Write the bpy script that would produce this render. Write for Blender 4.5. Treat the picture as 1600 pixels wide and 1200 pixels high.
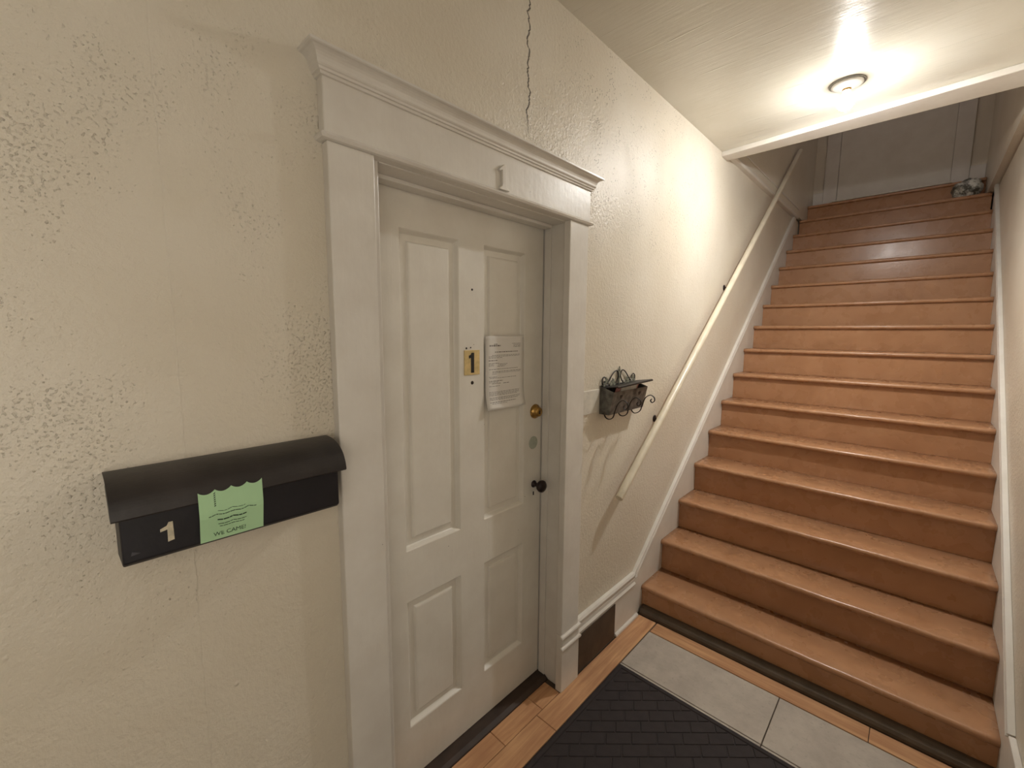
import bpy, bmesh, math, random
from mathutils import Vector, Matrix, noise

for o in list(bpy.data.objects):
    bpy.data.objects.remove(o)
SC = bpy.context.scene
COL = SC.collection
RND = random.Random(7)

# ------------------------------------------------------------------ camera
F_PX, YAW, PITCH, ROLL = 669.44, 0.81174, -0.1186, 0.0065
CAM_POS = Vector((1.05, 0.0, 1.611))
fw = Vector((-math.cos(YAW) * math.cos(PITCH), math.sin(YAW) * math.cos(PITCH), math.sin(PITCH)))
rt0 = Vector((math.sin(YAW), math.cos(YAW), 0))
up0 = rt0.cross(fw)
rt = math.cos(ROLL) * rt0 + math.sin(ROLL) * up0
up = -math.sin(ROLL) * rt0 + math.cos(ROLL) * up0
cam_data = bpy.data.cameras.new('camera')
cam_data.sensor_fit = 'HORIZONTAL'
cam_data.sensor_width = 36.0
cam_data.lens = F_PX / 1600 * 36.0
cam_data.clip_start = 0.02
cam = bpy.data.objects.new('camera', cam_data)
M = Matrix.Identity(4)
for i in range(3):
    M[i][0], M[i][1], M[i][2], M[i][3] = rt[i], up[i], -fw[i], CAM_POS[i]
cam.matrix_world = M
COL.objects.link(cam)
SC.camera = cam

# ------------------------------------------------------------------ world, exposure
world = bpy.data.worlds.new('world')
world.use_nodes = True
world.node_tree.nodes['Background'].inputs[0].default_value = (0.02, 0.02, 0.022, 1)
world.node_tree.nodes['Background'].inputs[1].default_value = 0.2
SC.world = world
SC.view_settings.view_transform = 'Standard'
SC.view_settings.look = 'None'
SC.view_settings.gamma = 1.0
SC.view_settings.use_curve_mapping = False
SC.view_settings.exposure = 0.13
BULB_STRENGTH = 1920.0
BULB_COLOR = (1.0, 0.985, 0.95)
WINDOW_FILL = 2.0         # fill light from the pane of the added side window, out of view
SKYLIGHT_FILL = 1.5        # fill glow of the added, unseen skylight over the stairs

# ------------------------------------------------------------------ sizes (metres)
FLOOR = 0.035
CEIL = 2.796
XR = 1.39                      # right wall plane
XS0, XS1 = 0.0135, 1.377       # ends of the steps
Y1, GO, RI = 2.1743, 0.2352, 0.18715
NSTEP = 16
YFAR = 5.95
YBACK = -2.3
ZTOP = 5.3
DX = -0.115                    # door face
def nosing(y):
    return RI + (y - Y1) * RI / GO

# ------------------------------------------------------------------ material helpers
def srgb(r, g, b):
    f = lambda c: (c / 255 / 12.92) if c / 255 <= 0.04045 else ((c / 255 + 0.055) / 1.055) ** 2.4
    return (f(r), f(g), f(b))

class NT:
    def __init__(self, name):
        self.m = bpy.data.materials.new(name)
        self.m.use_nodes = True
        self.t = self.m.node_tree
        self.bsdf = self.t.nodes['Principled BSDF']
        tc = self.t.nodes.new('ShaderNodeTexCoord')
        self.obj = tc.outputs['Object']
    def n(self, typ, **kw):
        nd = self.t.nodes.new(typ)
        for k, v in kw.items():
            setattr(nd, k, v)
        return nd
    def l(self, a, b):
        self.t.links.new(a, b)
    def put(self, sock, v):
        if hasattr(v, 'is_output'):
            self.l(v, sock)
        elif isinstance(v, (tuple, list)) and len(v) == 3 and sock.type == 'RGBA':
            sock.default_value = (*v, 1)
        else:
            sock.default_value = v
    def math(self, op, a, b=0.0, c=None, clamp=False):
        nd = self.n('ShaderNodeMath', operation=op, use_clamp=clamp)
        self.put(nd.inputs[0], a)
        self.put(nd.inputs[1], b)
        if c is not None:
            self.put(nd.inputs[2], c)
        return nd.outputs[0]
    def mapping(self, scale=(1, 1, 1), loc=(0, 0, 0), rot=(0, 0, 0)):
        nd = self.n('ShaderNodeMapping')
        self.l(self.obj, nd.inputs[0])
        nd.inputs['Scale'].default_value = scale
        nd.inputs['Location'].default_value = loc
        nd.inputs['Rotation'].default_value = rot
        return nd.outputs[0]
    def noise(self, scale, detail=2, rough=0.5, vec=None, dist=0.0):
        nd = self.n('ShaderNodeTexNoise')
        self.l(vec or self.obj, nd.inputs['Vector'])
        nd.inputs['Scale'].default_value = scale
        nd.inputs['Detail'].default_value = detail
        nd.inputs['Roughness'].default_value = rough
        nd.inputs['Distortion'].default_value = dist
        return nd.outputs[0]
    def voronoi(self, scale, vec=None, feature='F1'):
        nd = self.n('ShaderNodeTexVoronoi', feature=feature)
        self.l(vec or self.obj, nd.inputs['Vector'])
        nd.inputs['Scale'].default_value = scale
        return nd.outputs['Distance']
    def rng(self, v, a, b, c=0.0, d=1.0, smooth=False):
        nd = self.n('ShaderNodeMapRange', interpolation_type='SMOOTHSTEP' if smooth else 'LINEAR')
        self.put(nd.inputs[0], v)
        for i, q in enumerate((a, b, c, d)):
            self.put(nd.inputs[1 + i], q)
        return nd.outputs[0]
    def mix(self, f, a, b, blend='MIX'):
        nd = self.n('ShaderNodeMix', data_type='RGBA', blend_type=blend)
        self.put(nd.inputs[0], f)
        self.put(nd.inputs[6], a)
        self.put(nd.inputs[7], b)
        return nd.outputs[2]
    def xyz(self):
        nd = self.n('ShaderNodeSeparateXYZ')
        self.l(self.obj, nd.inputs[0])
        return nd.outputs
    def bump(self, h, dist, strength=1.0):
        nd = self.n('ShaderNodeBump')
        self.put(nd.inputs['Height'], h)
        nd.inputs['Distance'].default_value = dist
        nd.inputs['Strength'].default_value = strength
        self.l(nd.outputs[0], self.bsdf.inputs['Normal'])
    def set(self, **kw):
        names = {'col': 'Base Color', 'rough': 'Roughness', 'metal': 'Metallic', 'spec': 'Specular IOR Level',
                 'coat': 'Coat Weight', 'coat_rough': 'Coat Roughness', 'emit': 'Emission Color', 'estr': 'Emission Strength'}
        for k, v in kw.items():
            self.put(self.bsdf.inputs[names[k]], v)
        return self.m

def simple(name, col, rough=0.5, metal=0.0, var=0.06, vscale=30.0, bump=0.0, bscale=200.0, spec=0.5):
    t = NT(name)
    nz = t.noise(vscale, 3)
    dark = tuple(c * (1 - var * 2) for c in col)
    lite = tuple(min(1, c * (1 + var)) for c in col)
    t.set(col=t.mix(t.rng(nz, 0.3, 0.7), dark, lite), rough=rough, metal=metal, spec=spec)
    if bump:
        t.bump(t.noise(bscale, 2), bump)
    return t.m

def mat_plaster():
    t = NT('cream painted plaster')
    X, Y, Z = t.xyz()
    big = t.noise(1.6, 4, 0.55)
    stain = t.noise(5.0, 4, 0.6)
    base = t.mix(t.rng(big, 0.35, 0.65), srgb(217, 207, 189), srgb(226, 218, 203))
    base = t.mix(t.rng(stain, 0.55, 0.8, 0, 0.35), base, srgb(212, 202, 180))
    # blisters of flaking paint in patches
    patch = t.rng(t.noise(3.4, 4, 0.65, t.mapping((1, 1, 0.75), (3.1, 1.7, 0.4))), 0.40, 0.66, smooth=True)
    patch = t.math('MULTIPLY', patch, t.rng(Z, 0.9, 1.5, 0.35, 1.0))
    th = t.math('MULTIPLY_ADD', patch, -0.20, 0.74)
    bl = t.rng(t.noise(165, 2, 0.5), th, t.math('ADD', th, 0.30))
    bl = t.math('MULTIPLY', bl, t.rng(patch, 0.0, 0.6, 0.5, 1.0))
    fine = t.noise(260, 3, 0.6)
    strokes = t.noise(1.0, 3, 0.5, t.mapping((40, 55, 9)))
    lumps = t.noise(22, 3, 0.5)
    nib = t.rng(t.voronoi(14), 0.10, 0.0, smooth=True)
    nib = t.math('MULTIPLY', nib, t.rng(t.noise(6, 1), 0.58, 0.66))
    # crack running down from the ceiling above the door head
    wob = t.noise(1.0, 3, 0.6, t.mapping((0, 0, 13)))
    wob2 = t.noise(1.0, 2, 0.7, t.mapping((0, 0, 70)))
    cy = t.math('ADD', t.math('MULTIPLY', t.math('SUBTRACT', wob, 0.5), 0.07), t.math('MULTIPLY', t.math('SUBTRACT', wob2, 0.5), 0.02))
    d = t.math('ABSOLUTE', t.math('SUBTRACT', t.math('SUBTRACT', Y, 1.178), cy))
    zm = t.rng(Z, 2.29, 2.36)
    onl = t.math('MULTIPLY', zm, t.math('GREATER_THAN', X, -0.01))
    crack = t.math('MULTIPLY', t.rng(d, 0.0040, 0.0015), onl)
    lip = t.math('MULTIPLY', t.rng(d, 0.03, 0.004, smooth=True), onl)
    # pits and flecks on the wall by the lamp
    reg = t.math('MULTIPLY', t.rng(Y, 1.2, 1.6), t.rng(Z, 1.75, 2.1))
    reg = t.math('MULTIPLY', reg, t.rng(Y, 3.6, 2.6))
    pit = t.rng(t.voronoi(75), 0.22, 0.12)
    pit = t.math('MULTIPLY', pit, t.rng(t.noise(9, 3, 0.6), 0.44, 0.56))
    pit = t.math('MULTIPLY', pit, reg)
    base = t.mix(t.math('MULTIPLY', crack, 0.85), base, srgb(70, 60, 50))
    base = t.mix(t.math('MULTIPLY', pit, 0.7), base, srgb(110, 98, 78))
    h = t.math('MULTIPLY', bl, 1.6)
    h = t.math('MULTIPLY_ADD', fine, 0.22, h)
    h = t.math('MULTIPLY_ADD', t.noise(75, 3, 0.6), 1.5, h)
    h = t.math('MULTIPLY_ADD', strokes, 0.25, h)
    h = t.math('MULTIPLY_ADD', lumps, 0.6, h)
    h = t.math('MULTIPLY_ADD', nib, 1.5, h)
    h = t.math('MULTIPLY_ADD', lip, 0.4, h)
    h = t.math('MULTIPLY_ADD', crack, -2.5, h)
    h = t.math('MULTIPLY_ADD', pit, -0.8, h)
    seam = t.math('ABSOLUTE', t.math('SUBTRACT', t.math('ADD', Y, t.math('MULTIPLY', wob, 0.012)), 0.162))
    h = t.math('MULTIPLY_ADD', t.rng(seam, 0.0022, 0.0), 0.35, h)
    t.set(col=base, rough=0.36, spec=0.5)
    t.bump(h, 0.0022, 1.0)
    return t.m

def mat_ceiling():
    t = NT('glossy cream ceiling paint')
    big = t.noise(2.2, 4, 0.55)
    base = t.mix(t.rng(big, 0.35, 0.65), srgb(214, 209, 194), srgb(222, 218, 206))
    strokes = t.noise(1.0, 4, 0.6, t.mapping((5, 70, 1), rot=(0, 0, 0.12)))
    lumps = t.noise(9, 3, 0.5)
    fine = t.noise(160, 2)
    scr = t.rng(t.noise(1.0, 2, 0.5, t.mapping((3, 34, 1), rot=(0, 0, 0.35))), 0.66, 0.72)
    h = t.math('MULTIPLY_ADD', lumps, 0.9, t.math('MULTIPLY', strokes, 0.5))
    h = t.math('MULTIPLY_ADD', fine, 0.10, h)
    h = t.math('MULTIPLY_ADD', scr, 0.5, h)
    t.set(col=base, rough=0.26, spec=0.5)
    t.bump(h, 0.0022, 1.0)
    return t.m

def mat_trim(name='white trim enamel', c0=(218, 212, 203), c1=(226, 221, 213)):
    t = NT(name)
    base = t.mix(t.rng(t.noise(7, 4, 0.6), 0.35, 0.65), srgb(*c0), srgb(*c1))
    chip = t.math('MULTIPLY', t.rng(t.voronoi(30), 0.07, 0.04), t.rng(t.noise(5, 2), 0.62, 0.68))
    base = t.mix(chip, base, srgb(90, 75, 62))
    h = t.math('MULTIPLY_ADD', t.noise(1.0, 3, 0.5, t.mapping((60, 60, 8))), 0.5, t.math('MULTIPLY', t.noise(35, 3), 0.6))
    t.set(col=base, rough=0.36, spec=0.5)
    t.bump(h, 0.0009, 1.0)
    return t.m

def mat_step():
    t = NT('brown floor enamel')
    inf = t.n('ShaderNodeObjectInfo')
    sh = t.n('ShaderNodeVectorMath', operation='ADD')
    cmb = t.n('ShaderNodeCombineXYZ')
    t.put(cmb.inputs[0], t.math('MULTIPLY', inf.outputs['Random'], 37.0))
    t.l(t.obj, sh.inputs[0])
    t.l(cmb.outputs[0], sh.inputs[1])
    t.obj = sh.outputs[0]
    base = t.mix(t.rng(t.noise(6, 4, 0.6), 0.3, 0.7), srgb(170, 124, 89), srgb(184, 139, 104))
    wear = t.rng(t.noise(40, 4, 0.7), 0.69, 0.75)
    base = t.mix(t.math('MULTIPLY', wear, 0.35), base, srgb(96, 60, 46))
    h = t.math('MULTIPLY_ADD', t.noise(1.0, 3, 0.6, t.mapping((7, 60, 60))), 0.6, t.math('MULTIPLY', t.noise(60, 3), 0.5))
    t.set(col=base, rough=t.rng(t.noise(11, 3), 0.3, 0.7, 0.25, 0.31), spec=0.5)
    t.bump(h, 0.0006, 1.0)
    return t.m

def mat_plank(across=False):
    t = NT('brown wood-look plank' + (' laid across' if across else ''))
    inf = t.n('ShaderNodeObjectInfo')
    g = t.noise(1.0, 5, 0.6, t.mapping((3.2, 46, 20) if across else (46, 3.2, 20)), 0.6)
    base = t.mix(t.rng(g, 0.3, 0.7), srgb(180, 130, 92), srgb(222, 175, 130))
    base = t.mix(t.rng(t.noise(5, 3), 0.4, 0.7, 0, 0.4), base, srgb(162, 114, 82))
    hsv = t.n('ShaderNodeHueSaturation')
    t.put(hsv.inputs['Value'], t.rng(inf.outputs['Random'], 0, 1, 0.88, 1.08))
    t.put(hsv.inputs['Color'], base)
    t.set(col=hsv.outputs[0], rough=0.42)
    t.bump(g, 0.0008, 1.0)
    return t.m

def mat_tile():
    t = NT('grey stone-look tile')
    base = t.mix(t.rng(t.noise(9, 5, 0.65), 0.3, 0.7), srgb(166, 156, 145), srgb(190, 181, 169))
    base = t.mix(t.rng(t.noise(60, 3), 0.6, 0.75, 0, 0.4), base, srgb(140, 131, 120))
    t.set(col=base, rough=0.5)
    t.bump(t.noise(70, 4, 0.6), 0.0006, 1.0)
    return t.m

PLASTER = mat_plaster()
CEILING = mat_ceiling()
TRIM = mat_trim()
DOORP = mat_trim('white door enamel', (220, 214, 203), (227, 222, 212))
STEP = mat_step()
PLANK = mat_plank()
PLANKX = mat_plank(True)
TILE = mat_tile()
GROUT = simple('dark grout', srgb(78, 66, 54), 0.8, bump=0.0005)
DARKWOOD = simple('dark threshold wood', srgb(60, 45, 36), 0.6, vscale=18, var=0.15)
SHOE = simple('grimy grey-brown shoe molding', srgb(88, 74, 60), 0.5, vscale=14, var=0.15)
RUBBER = simple('black rubber', srgb(44, 36, 37), 0.75, var=0.12, vscale=25, bump=0.0006, bscale=350)
BLACKTIN = simple('black painted tin', srgb(22, 19, 26), 0.48, var=0.2, vscale=12, bump=0.0004, bscale=90)
DUSTTIN = simple('dusty black painted tin', srgb(50, 45, 44), 0.42, var=0.25, vscale=9, bump=0.0005, bscale=70)
IRON = simple('black wrought iron', srgb(44, 40, 38), 0.45, metal=0.3, var=0.3, vscale=60, bump=0.0004)
TINBOX = simple('weathered dark grey sheet metal', srgb(112, 109, 103), 0.42, metal=0.2, var=0.35, vscale=35, bump=0.0004)
LEAF = simple('grey-green painted tin leaf', srgb(138, 140, 126), 0.5, metal=0.1, var=0.35, vscale=90)
BRASS = simple('worn brass', srgb(186, 148, 84), 0.32, metal=0.9, var=0.2, vscale=70)
BRONZE = simple('dark bronze', srgb(46, 34, 32), 0.35, metal=0.4, var=0.2, vscale=60)
PLATEWHITE = simple('white plastic plate', srgb(218, 212, 200), 0.35)
RAILP = simple('cream rail enamel', srgb(224, 214, 192), 0.33, var=0.05, vscale=12, bump=0.0006, bscale=60)
PORC = simple('white porcelain', srgb(232, 228, 220), 0.2, var=0.02)
GREYRING = simple('grey gap ring', srgb(130, 124, 114), 0.6)
PAPER = simple('white paper', srgb(226, 221, 214), 0.8, var=0.02, vscale=8)
INK = simple('grey printer ink', srgb(130, 122, 116), 0.8)
GREENP = simple('pale green paper', srgb(176, 214, 168), 0.8, var=0.03, vscale=12)
GINK = simple('dark green ink', srgb(44, 66, 48), 0.8)
TAN = simple('tan enamelled plate', srgb(216, 190, 132), 0.45, var=0.1, vscale=50)
BLACKINK = simple('black paint', srgb(18, 15, 15), 0.5)
SILVER = simple('worn silver sticker', srgb(206, 196, 172), 0.4, var=0.15, vscale=90)
PATCH = simple('grey-green patched paint', srgb(172, 176, 162), 0.5, var=0.08, vscale=60)
PANELBR = simple('dark brown painted board', srgb(74, 58, 44), 0.5, var=0.2, vscale=14)
ALU = simple('bright aluminium strip', srgb(225, 220, 205), 0.28, metal=0.7)
ENV = simple('white envelope paper', srgb(214, 208, 198), 0.8)
FLYER = simple('pink printed flyer', srgb(190, 130, 122), 0.7)
def mat_bag():
    t = NT('mottled grey-white plastic film')
    c = t.mix(t.rng(t.noise(16, 4, 0.7), 0.42, 0.58), srgb(92, 90, 80), srgb(222, 221, 212))
    t.set(col=c, rough=0.35)
    t.bump(t.noise(40, 3), 0.004)
    return t.m
BAG = mat_bag()
def mat_bulb():
    t = NT('lit frosted bulb')
    t.set(col=(1, 1, 1), emit=BULB_COLOR, estr=BULB_STRENGTH)
    return t.m
BULB = mat_bulb()
def mat_neck():
    t = NT('dimmer diffusing neck of the bulb')
    t.set(col=(0.9, 0.9, 0.9), rough=0.4, emit=BULB_COLOR, estr=BULB_STRENGTH * 0.006)
    return t.m
NECK = mat_neck()
def mat_glow(name, col, k):
    t = NT(name)
    t.set(col=(0.8, 0.8, 0.8), rough=0.4, emit=col, estr=k)
    return t.m
FILLPANE = mat_glow('glowing frosted fill glass', (1.0, 0.92, 0.80), WINDOW_FILL)  # glow added as fill for the mailbox wall and door
FILLSKY = mat_glow('glowing skylight fill glass', (1.0, 0.93, 0.97), SKYLIGHT_FILL)  # glow added as faint fill for the upper stairwell

# ------------------------------------------------------------------ mesh helpers
def link(name, bm, mat, parent=None, smooth=False, bevel=0.0, segs=2):
    bmesh.ops.recalc_face_normals(bm, faces=bm.faces[:])
    me = bpy.data.meshes.new(name)
    bm.to_mesh(me)
    bm.free()
    me.materials.append(mat)
    if smooth:
        for p in me.polygons:
            p.use_smooth = True
    o = bpy.data.objects.new(name, me)
    COL.objects.link(o)
    if parent:
        o.parent = parent
    if bevel:
        md = o.modifiers.new('bevel', 'BEVEL')
        md.width = bevel
        md.segments = segs
        md.limit_method = 'ANGLE'
        md.angle_limit = 0.6
    return o

def tag(o, label, cat, group=None, kind=None):
    o['label'] = label
    if cat:
        o['category'] = cat
    if group:
        o['group'] = group
    if kind:
        o['kind'] = kind
    return o

def thing(name, loc, label, cat, group=None, kind=None):
    o = bpy.data.objects.new(name, None)
    o.empty_display_size = 0.05
    COL.objects.link(o)
    o.location = loc
    return tag(o, label, cat, group, kind)

def attach(o, parent):
    # parent keeps its place: parts are built in world coordinates
    o.parent = parent
    o.matrix_parent_inverse = Matrix.Translation(parent.location).inverted() if parent.type == 'EMPTY' else Matrix.Identity(4)
    return o

def box(bm, x0, x1, y0, y1, z0, z1):
    v = [bm.verts.new((x, y, z)) for x in (x0, x1) for y in (y0, y1) for z in (z0, z1)]
    for f in ((0, 1, 3, 2), (4, 6, 7, 5), (0, 4, 5, 1), (2, 3, 7, 6), (0, 2, 6, 4), (1, 5, 7, 3)):
        bm.faces.new([v[i] for i in f])
    return bm

def nbox(*a):
    return box(bmesh.new(), *a)

def prism(bm, pts, fn, a, b):
    """extrude 2-D outline pts between a and b; fn(u, v, w) gives the 3-D point"""
    A = [bm.verts.new(fn(u, v, a)) for u, v in pts]
    B = [bm.verts.new(fn(u, v, b)) for u, v in pts]
    n = len(pts)
    bm.faces.new(A)
    bm.faces.new(B[::-1])
    for i in range(n):
        j = (i + 1) % n
        bm.faces.new((A[i], A[j], B[j], B[i]))
    return bm

def yz(u, v, w):
    return (w, u, v)

def loft(bm, rings, closed_ring=True, cap=True):
    R = [[bm.verts.new(p) for p in r] for r in rings]
    n = len(R[0])
    for a, b in zip(R, R[1:]):
        for i in range(n if closed_ring else n - 1):
            j = (i + 1) % n
            bm.faces.new((a[i], a[j], b[j], b[i]))
    if cap and closed_ring:
        bm.faces.new(R[0])
        bm.faces.new(R[-1][::-1])
    return bm

def tube(bm, pts, r, n=10, cap=True, flat=None):
    """round tube along pts; flat=(a, b) makes an oval bar (a sideways, b along the bend)"""
    pts = [Vector(p) for p in pts]
    rings = []
    ref = None
    for i, p in enumerate(pts):
        d = (pts[min(i + 1, len(pts) - 1)] - pts[max(i - 1, 0)]).normalized()
        if ref is None:
            ref = Vector((0, 0, 1)) if abs(d.z) < 0.9 else Vector((1, 0, 0))
            if flat:
                ref = Vector(flat[2])
        s = d.cross(ref).normalized()
        t = s.cross(d).normalized()
        rr = r[i] if isinstance(r, (list, tuple)) else r
        ring = []
        for k in range(n):
            a = 2 * math.pi * k / n
            if flat:
                ring.append(p + t * (flat[0] * math.cos(a)) + s * (flat[1] * math.sin(a)))
            else:
                ring.append(p + s * (rr * math.cos(a)) + t * (rr * math.sin(a)))
        rings.append(ring)
        ref = t
    return loft(bm, rings, True, cap)

def lathe(bm, prof, centre, axis='z', n=24):
    """prof: list of (radius, height) turned about an axis through centre"""
    c = Vector(centre)
    rings = []
    for r, h in prof:
        ring = []
        for k in range(n):
            a = 2 * math.pi * k / n
            u, v = max(r, 1e-4) * math.cos(a), max(r, 1e-4) * math.sin(a)
            q = {'z': Vector((u, v, h)), 'x': Vector((h, u, v)), 'y': Vector((v, h, u))}[axis]
            ring.append(c + q)
        rings.append(ring)
    return loft(bm, rings, True, True)

def curve_pts(ctrl, n=8):
    """Catmull-Rom through control points"""
    P = [Vector(p) for p in ctrl]
    P = [2 * P[0] - P[1]] + P + [2 * P[-1] - P[-2]]
    out = []
    for i in range(1, len(P) - 2):
        for k in range(n):
            t = k / n
            a, b, c, d = P[i - 1:i + 3]
            out.append(0.5 * ((2 * b) + (c - a) * t + (2 * a - 5 * b + 4 * c - d) * t * t + (3 * b - a - 3 * c + d) * t ** 3))
    out.append(P[-2])
    return out

def sweep_yz(bm, prof, path, base_x, side=1):
    """sweep profile (out, across) along a polyline in the y-z plane, mitred; out runs along side*x"""
    rings = []
    P = [Vector(p) for p in path]
    for i, p in enumerate(P):
        d0 = (p - P[i - 1]).normalized() if i else None
        d1 = (P[i + 1] - p).normalized() if i < len(P) - 1 else None
        d0 = d0 or d1
        d1 = d1 or d0
        n0 = Vector((-d0.y, d0.x))
        n1 = Vector((-d1.y, d1.x))
        m = (n0 + n1).normalized()
        m = m / max(0.3, m.dot(n0))
        rings.append([(base_x + side * o, p.x + m.x * a, p.y + m.y * a) for o, a in prof])
    return loft(bm, rings)

# ------------------------------------------------------------------ the shell
# left wall with the doorway
OP0, OP1, OPZ = 0.598, 1.424, 2.05      # doorway in the wall
bm = bmesh.new()
for a in ((-0.16, 0, YBACK, OP0 - 0.0215, 0, CEIL), (-0.16, 0, OP1, YFAR, 0, CEIL), (-0.16, 0, OP0 - 0.0215, OP1, OPZ, CEIL)):
    box(bm, *a)
tag(link('wall_left', bm, PLASTER), 'cream plaster wall with flaking paint beside the numbered door', 'wall', kind='structure')
WY0, WY1, WZ0, WZ1 = -1.12, 0.06, 0.85, 2.25  # opening for the added fill window
bm = bmesh.new()
for a in ((XR, XR + 0.12, YBACK, WY0, 0, CEIL), (XR, XR + 0.12, WY1, YFAR, 0, CEIL), (XR, XR + 0.12, WY0, WY1, 0, WZ0), (XR, XR + 0.12, WY0, WY1, WZ1, CEIL)):
    box(bm, *a)
tag(link('wall_right', bm, PLASTER), 'cream plaster wall on the open side of the brown stairs', 'wall', kind='structure')
tag(link('wall_back', nbox(-0.16, XR + 0.12, YBACK - 0.12, YBACK, 0, CEIL), PLASTER), 'plain cream wall closing the lower hall', 'wall', kind='structure')
tag(link('wall_upper_left', nbox(-0.16, 0.034, 3.13, YFAR, 2.809, ZTOP), PLASTER), 'shaded upper stairwell wall above the handrail', 'wall', kind='structure')
tag(link('wall_upper_right', nbox(1.347, XR + 0.12, 3.13, YFAR, 2.809, ZTOP), PLASTER), 'shaded upper stairwell wall above the bare skirting', 'wall', kind='structure')
tag(link('wall_upper_front', nbox(0.034, 1.347, 3.17, 3.25, 2.798, ZTOP), PLASTER), 'stairwell wall above the lower hall ceiling edge', 'wall', kind='structure')
bm = bmesh.new()
box(bm, -0.16, 0.25, YFAR, YFAR + 0.12, 0, ZTOP)
box(bm, 1.12, XR + 0.12, YFAR, YFAR + 0.12, 0, ZTOP)
box(bm, 0.25, 1.12, YFAR, YFAR + 0.12, 5.02, ZTOP)
box(bm, 0.25, 1.12, YFAR, YFAR + 0.12, 0, 2.994)
tag(link('wall_far', bm, PLASTER), 'dim plaster wall at the head of the stairs', 'wall', kind='structure')
tag(link('ceiling', nbox(-0.16, XR + 0.12, YBACK - 0.12, 3.168, CEIL, CEIL + 0.2), CEILING), 'glossy cream hall ceiling with brush marks around the bare bulb', 'ceiling', kind='structure')
tag(link('ceiling_upper', nbox(-0.16, XR + 0.12, 3.13, YFAR + 0.12, ZTOP, ZTOP + 0.1), CEILING), 'upper stairwell ceiling', 'ceiling', kind='structure')

# added unseen fill lights: glowing window in the right wall, skylight over the stairwell
w1 = thing('fill_window', (XR, (WY0 + WY1) / 2, WZ0), 'added unseen fill light shaped as a frosted sash window across the hall from the black mailbox', 'window', kind='structure')
wm = (WZ0 + WZ1) / 2
for a in ((WZ0, wm), (wm, WZ1)):
    attach(link('pane', nbox(XR + 0.075, XR + 0.079, WY0 + 0.04, WY1 - 0.04, a[0] + 0.03, a[1] - 0.03), FILLPANE), w1)
    for b in ((WY0, WY0 + 0.04, *a), (WY1 - 0.04, WY1, *a), (WY0 + 0.04, WY1 - 0.04, a[0], a[0] + 0.03), (WY0 + 0.04, WY1 - 0.04, a[1] - 0.03, a[1])):
        attach(link('added_sash_bar', nbox(XR + 0.06, XR + 0.10, *b), TRIM), w1)
for b in ((WY0 - 0.1, WY0, WZ0 - 0.02, WZ1 + 0.11), (WY1, WY1 + 0.1, WZ0 - 0.02, WZ1 + 0.11), (WY0, WY1, WZ1, WZ1 + 0.11)):
    attach(link('added_frame', nbox(XR - 0.02, XR - 0.0005, *b), TRIM, bevel=0.003), w1)
attach(link('added_sill', nbox(XR - 0.05, XR + 0.06, WY0 - 0.12, WY1 + 0.12, WZ0 - 0.03, WZ0), TRIM, bevel=0.003), w1)
w2 = thing('fill_skylight', (0.7, 4.4, ZTOP), 'added unseen fill light shaped as a skylight in the upper stairwell ceiling', 'window', kind='structure')
attach(link('pane', nbox(0.35, 1.05, 3.9, 4.9, ZTOP - 0.012, ZTOP - 0.006), FILLSKY), w2)
for b in ((0.30, 0.35, 3.85, 4.95), (1.05, 1.10, 3.85, 4.95), (0.35, 1.05, 3.85, 3.9), (0.35, 1.05, 4.9, 4.95)):
    attach(link('added_frame', nbox(*b, ZTOP - 0.03, ZTOP - 0.0005), TRIM), w2)

# ceiling edge trim (runs slightly out of square)
bm = bmesh.new()
def slab(bm, xa, xb, ya0, ya1, yb0, yb1, z0, z1):
    v = [bm.verts.new(p) for p in ((xa, ya0, z0), (xa, ya1, z0), (xb, yb1, z0), (xb, yb0, z0), (xa, ya0, z1), (xa, ya1, z1), (xb, yb1, z1), (xb, yb0, z1))]
    for f in ((0, 1, 2, 3), (4, 7, 6, 5), (0, 4, 5, 1), (1, 5, 6, 2), (2, 6, 7, 3), (3, 7, 4, 0)):
        bm.faces.new([v[i] for i in f])
    return bm
slab(bm, 0.0, XR, 3.085, 3.19, 2.985, 3.19, 2.766, CEIL)
t1 = link('trim_1', bm, TRIM, bevel=0.004)
tag(t1, 'white trim board along the ceiling edge over the stairs', 'trim', kind='structure')

# ledge strip on the left wall at ceiling level
bm = bmesh.new()
sweep_yz(bm, [(0, -0.012), (0.03, -0.010), (0.038, 0.0), (0.036, 0.012), (0, 0.012)], [(3.19, 2.800), (5.30, 2.800)], 0)
tag(link('trim_2', bm, TRIM, bevel=0.002), 'narrow white ledge molding on the stairwell wall at ceiling height', 'trim', kind='structure')
bm = bmesh.new()
sweep_yz(bm, [(0, -0.006), (0.004, -0.006), (0.006, 0.0), (0.004, 0.006), (0, 0.006)], [(3.19, 2.875), (5.30, 2.875)], 0.034)
tag(link('trim_3', bm, TRIM), 'thin raised paint line on the shaded stairwell wall', 'trim', kind='structure')

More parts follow.
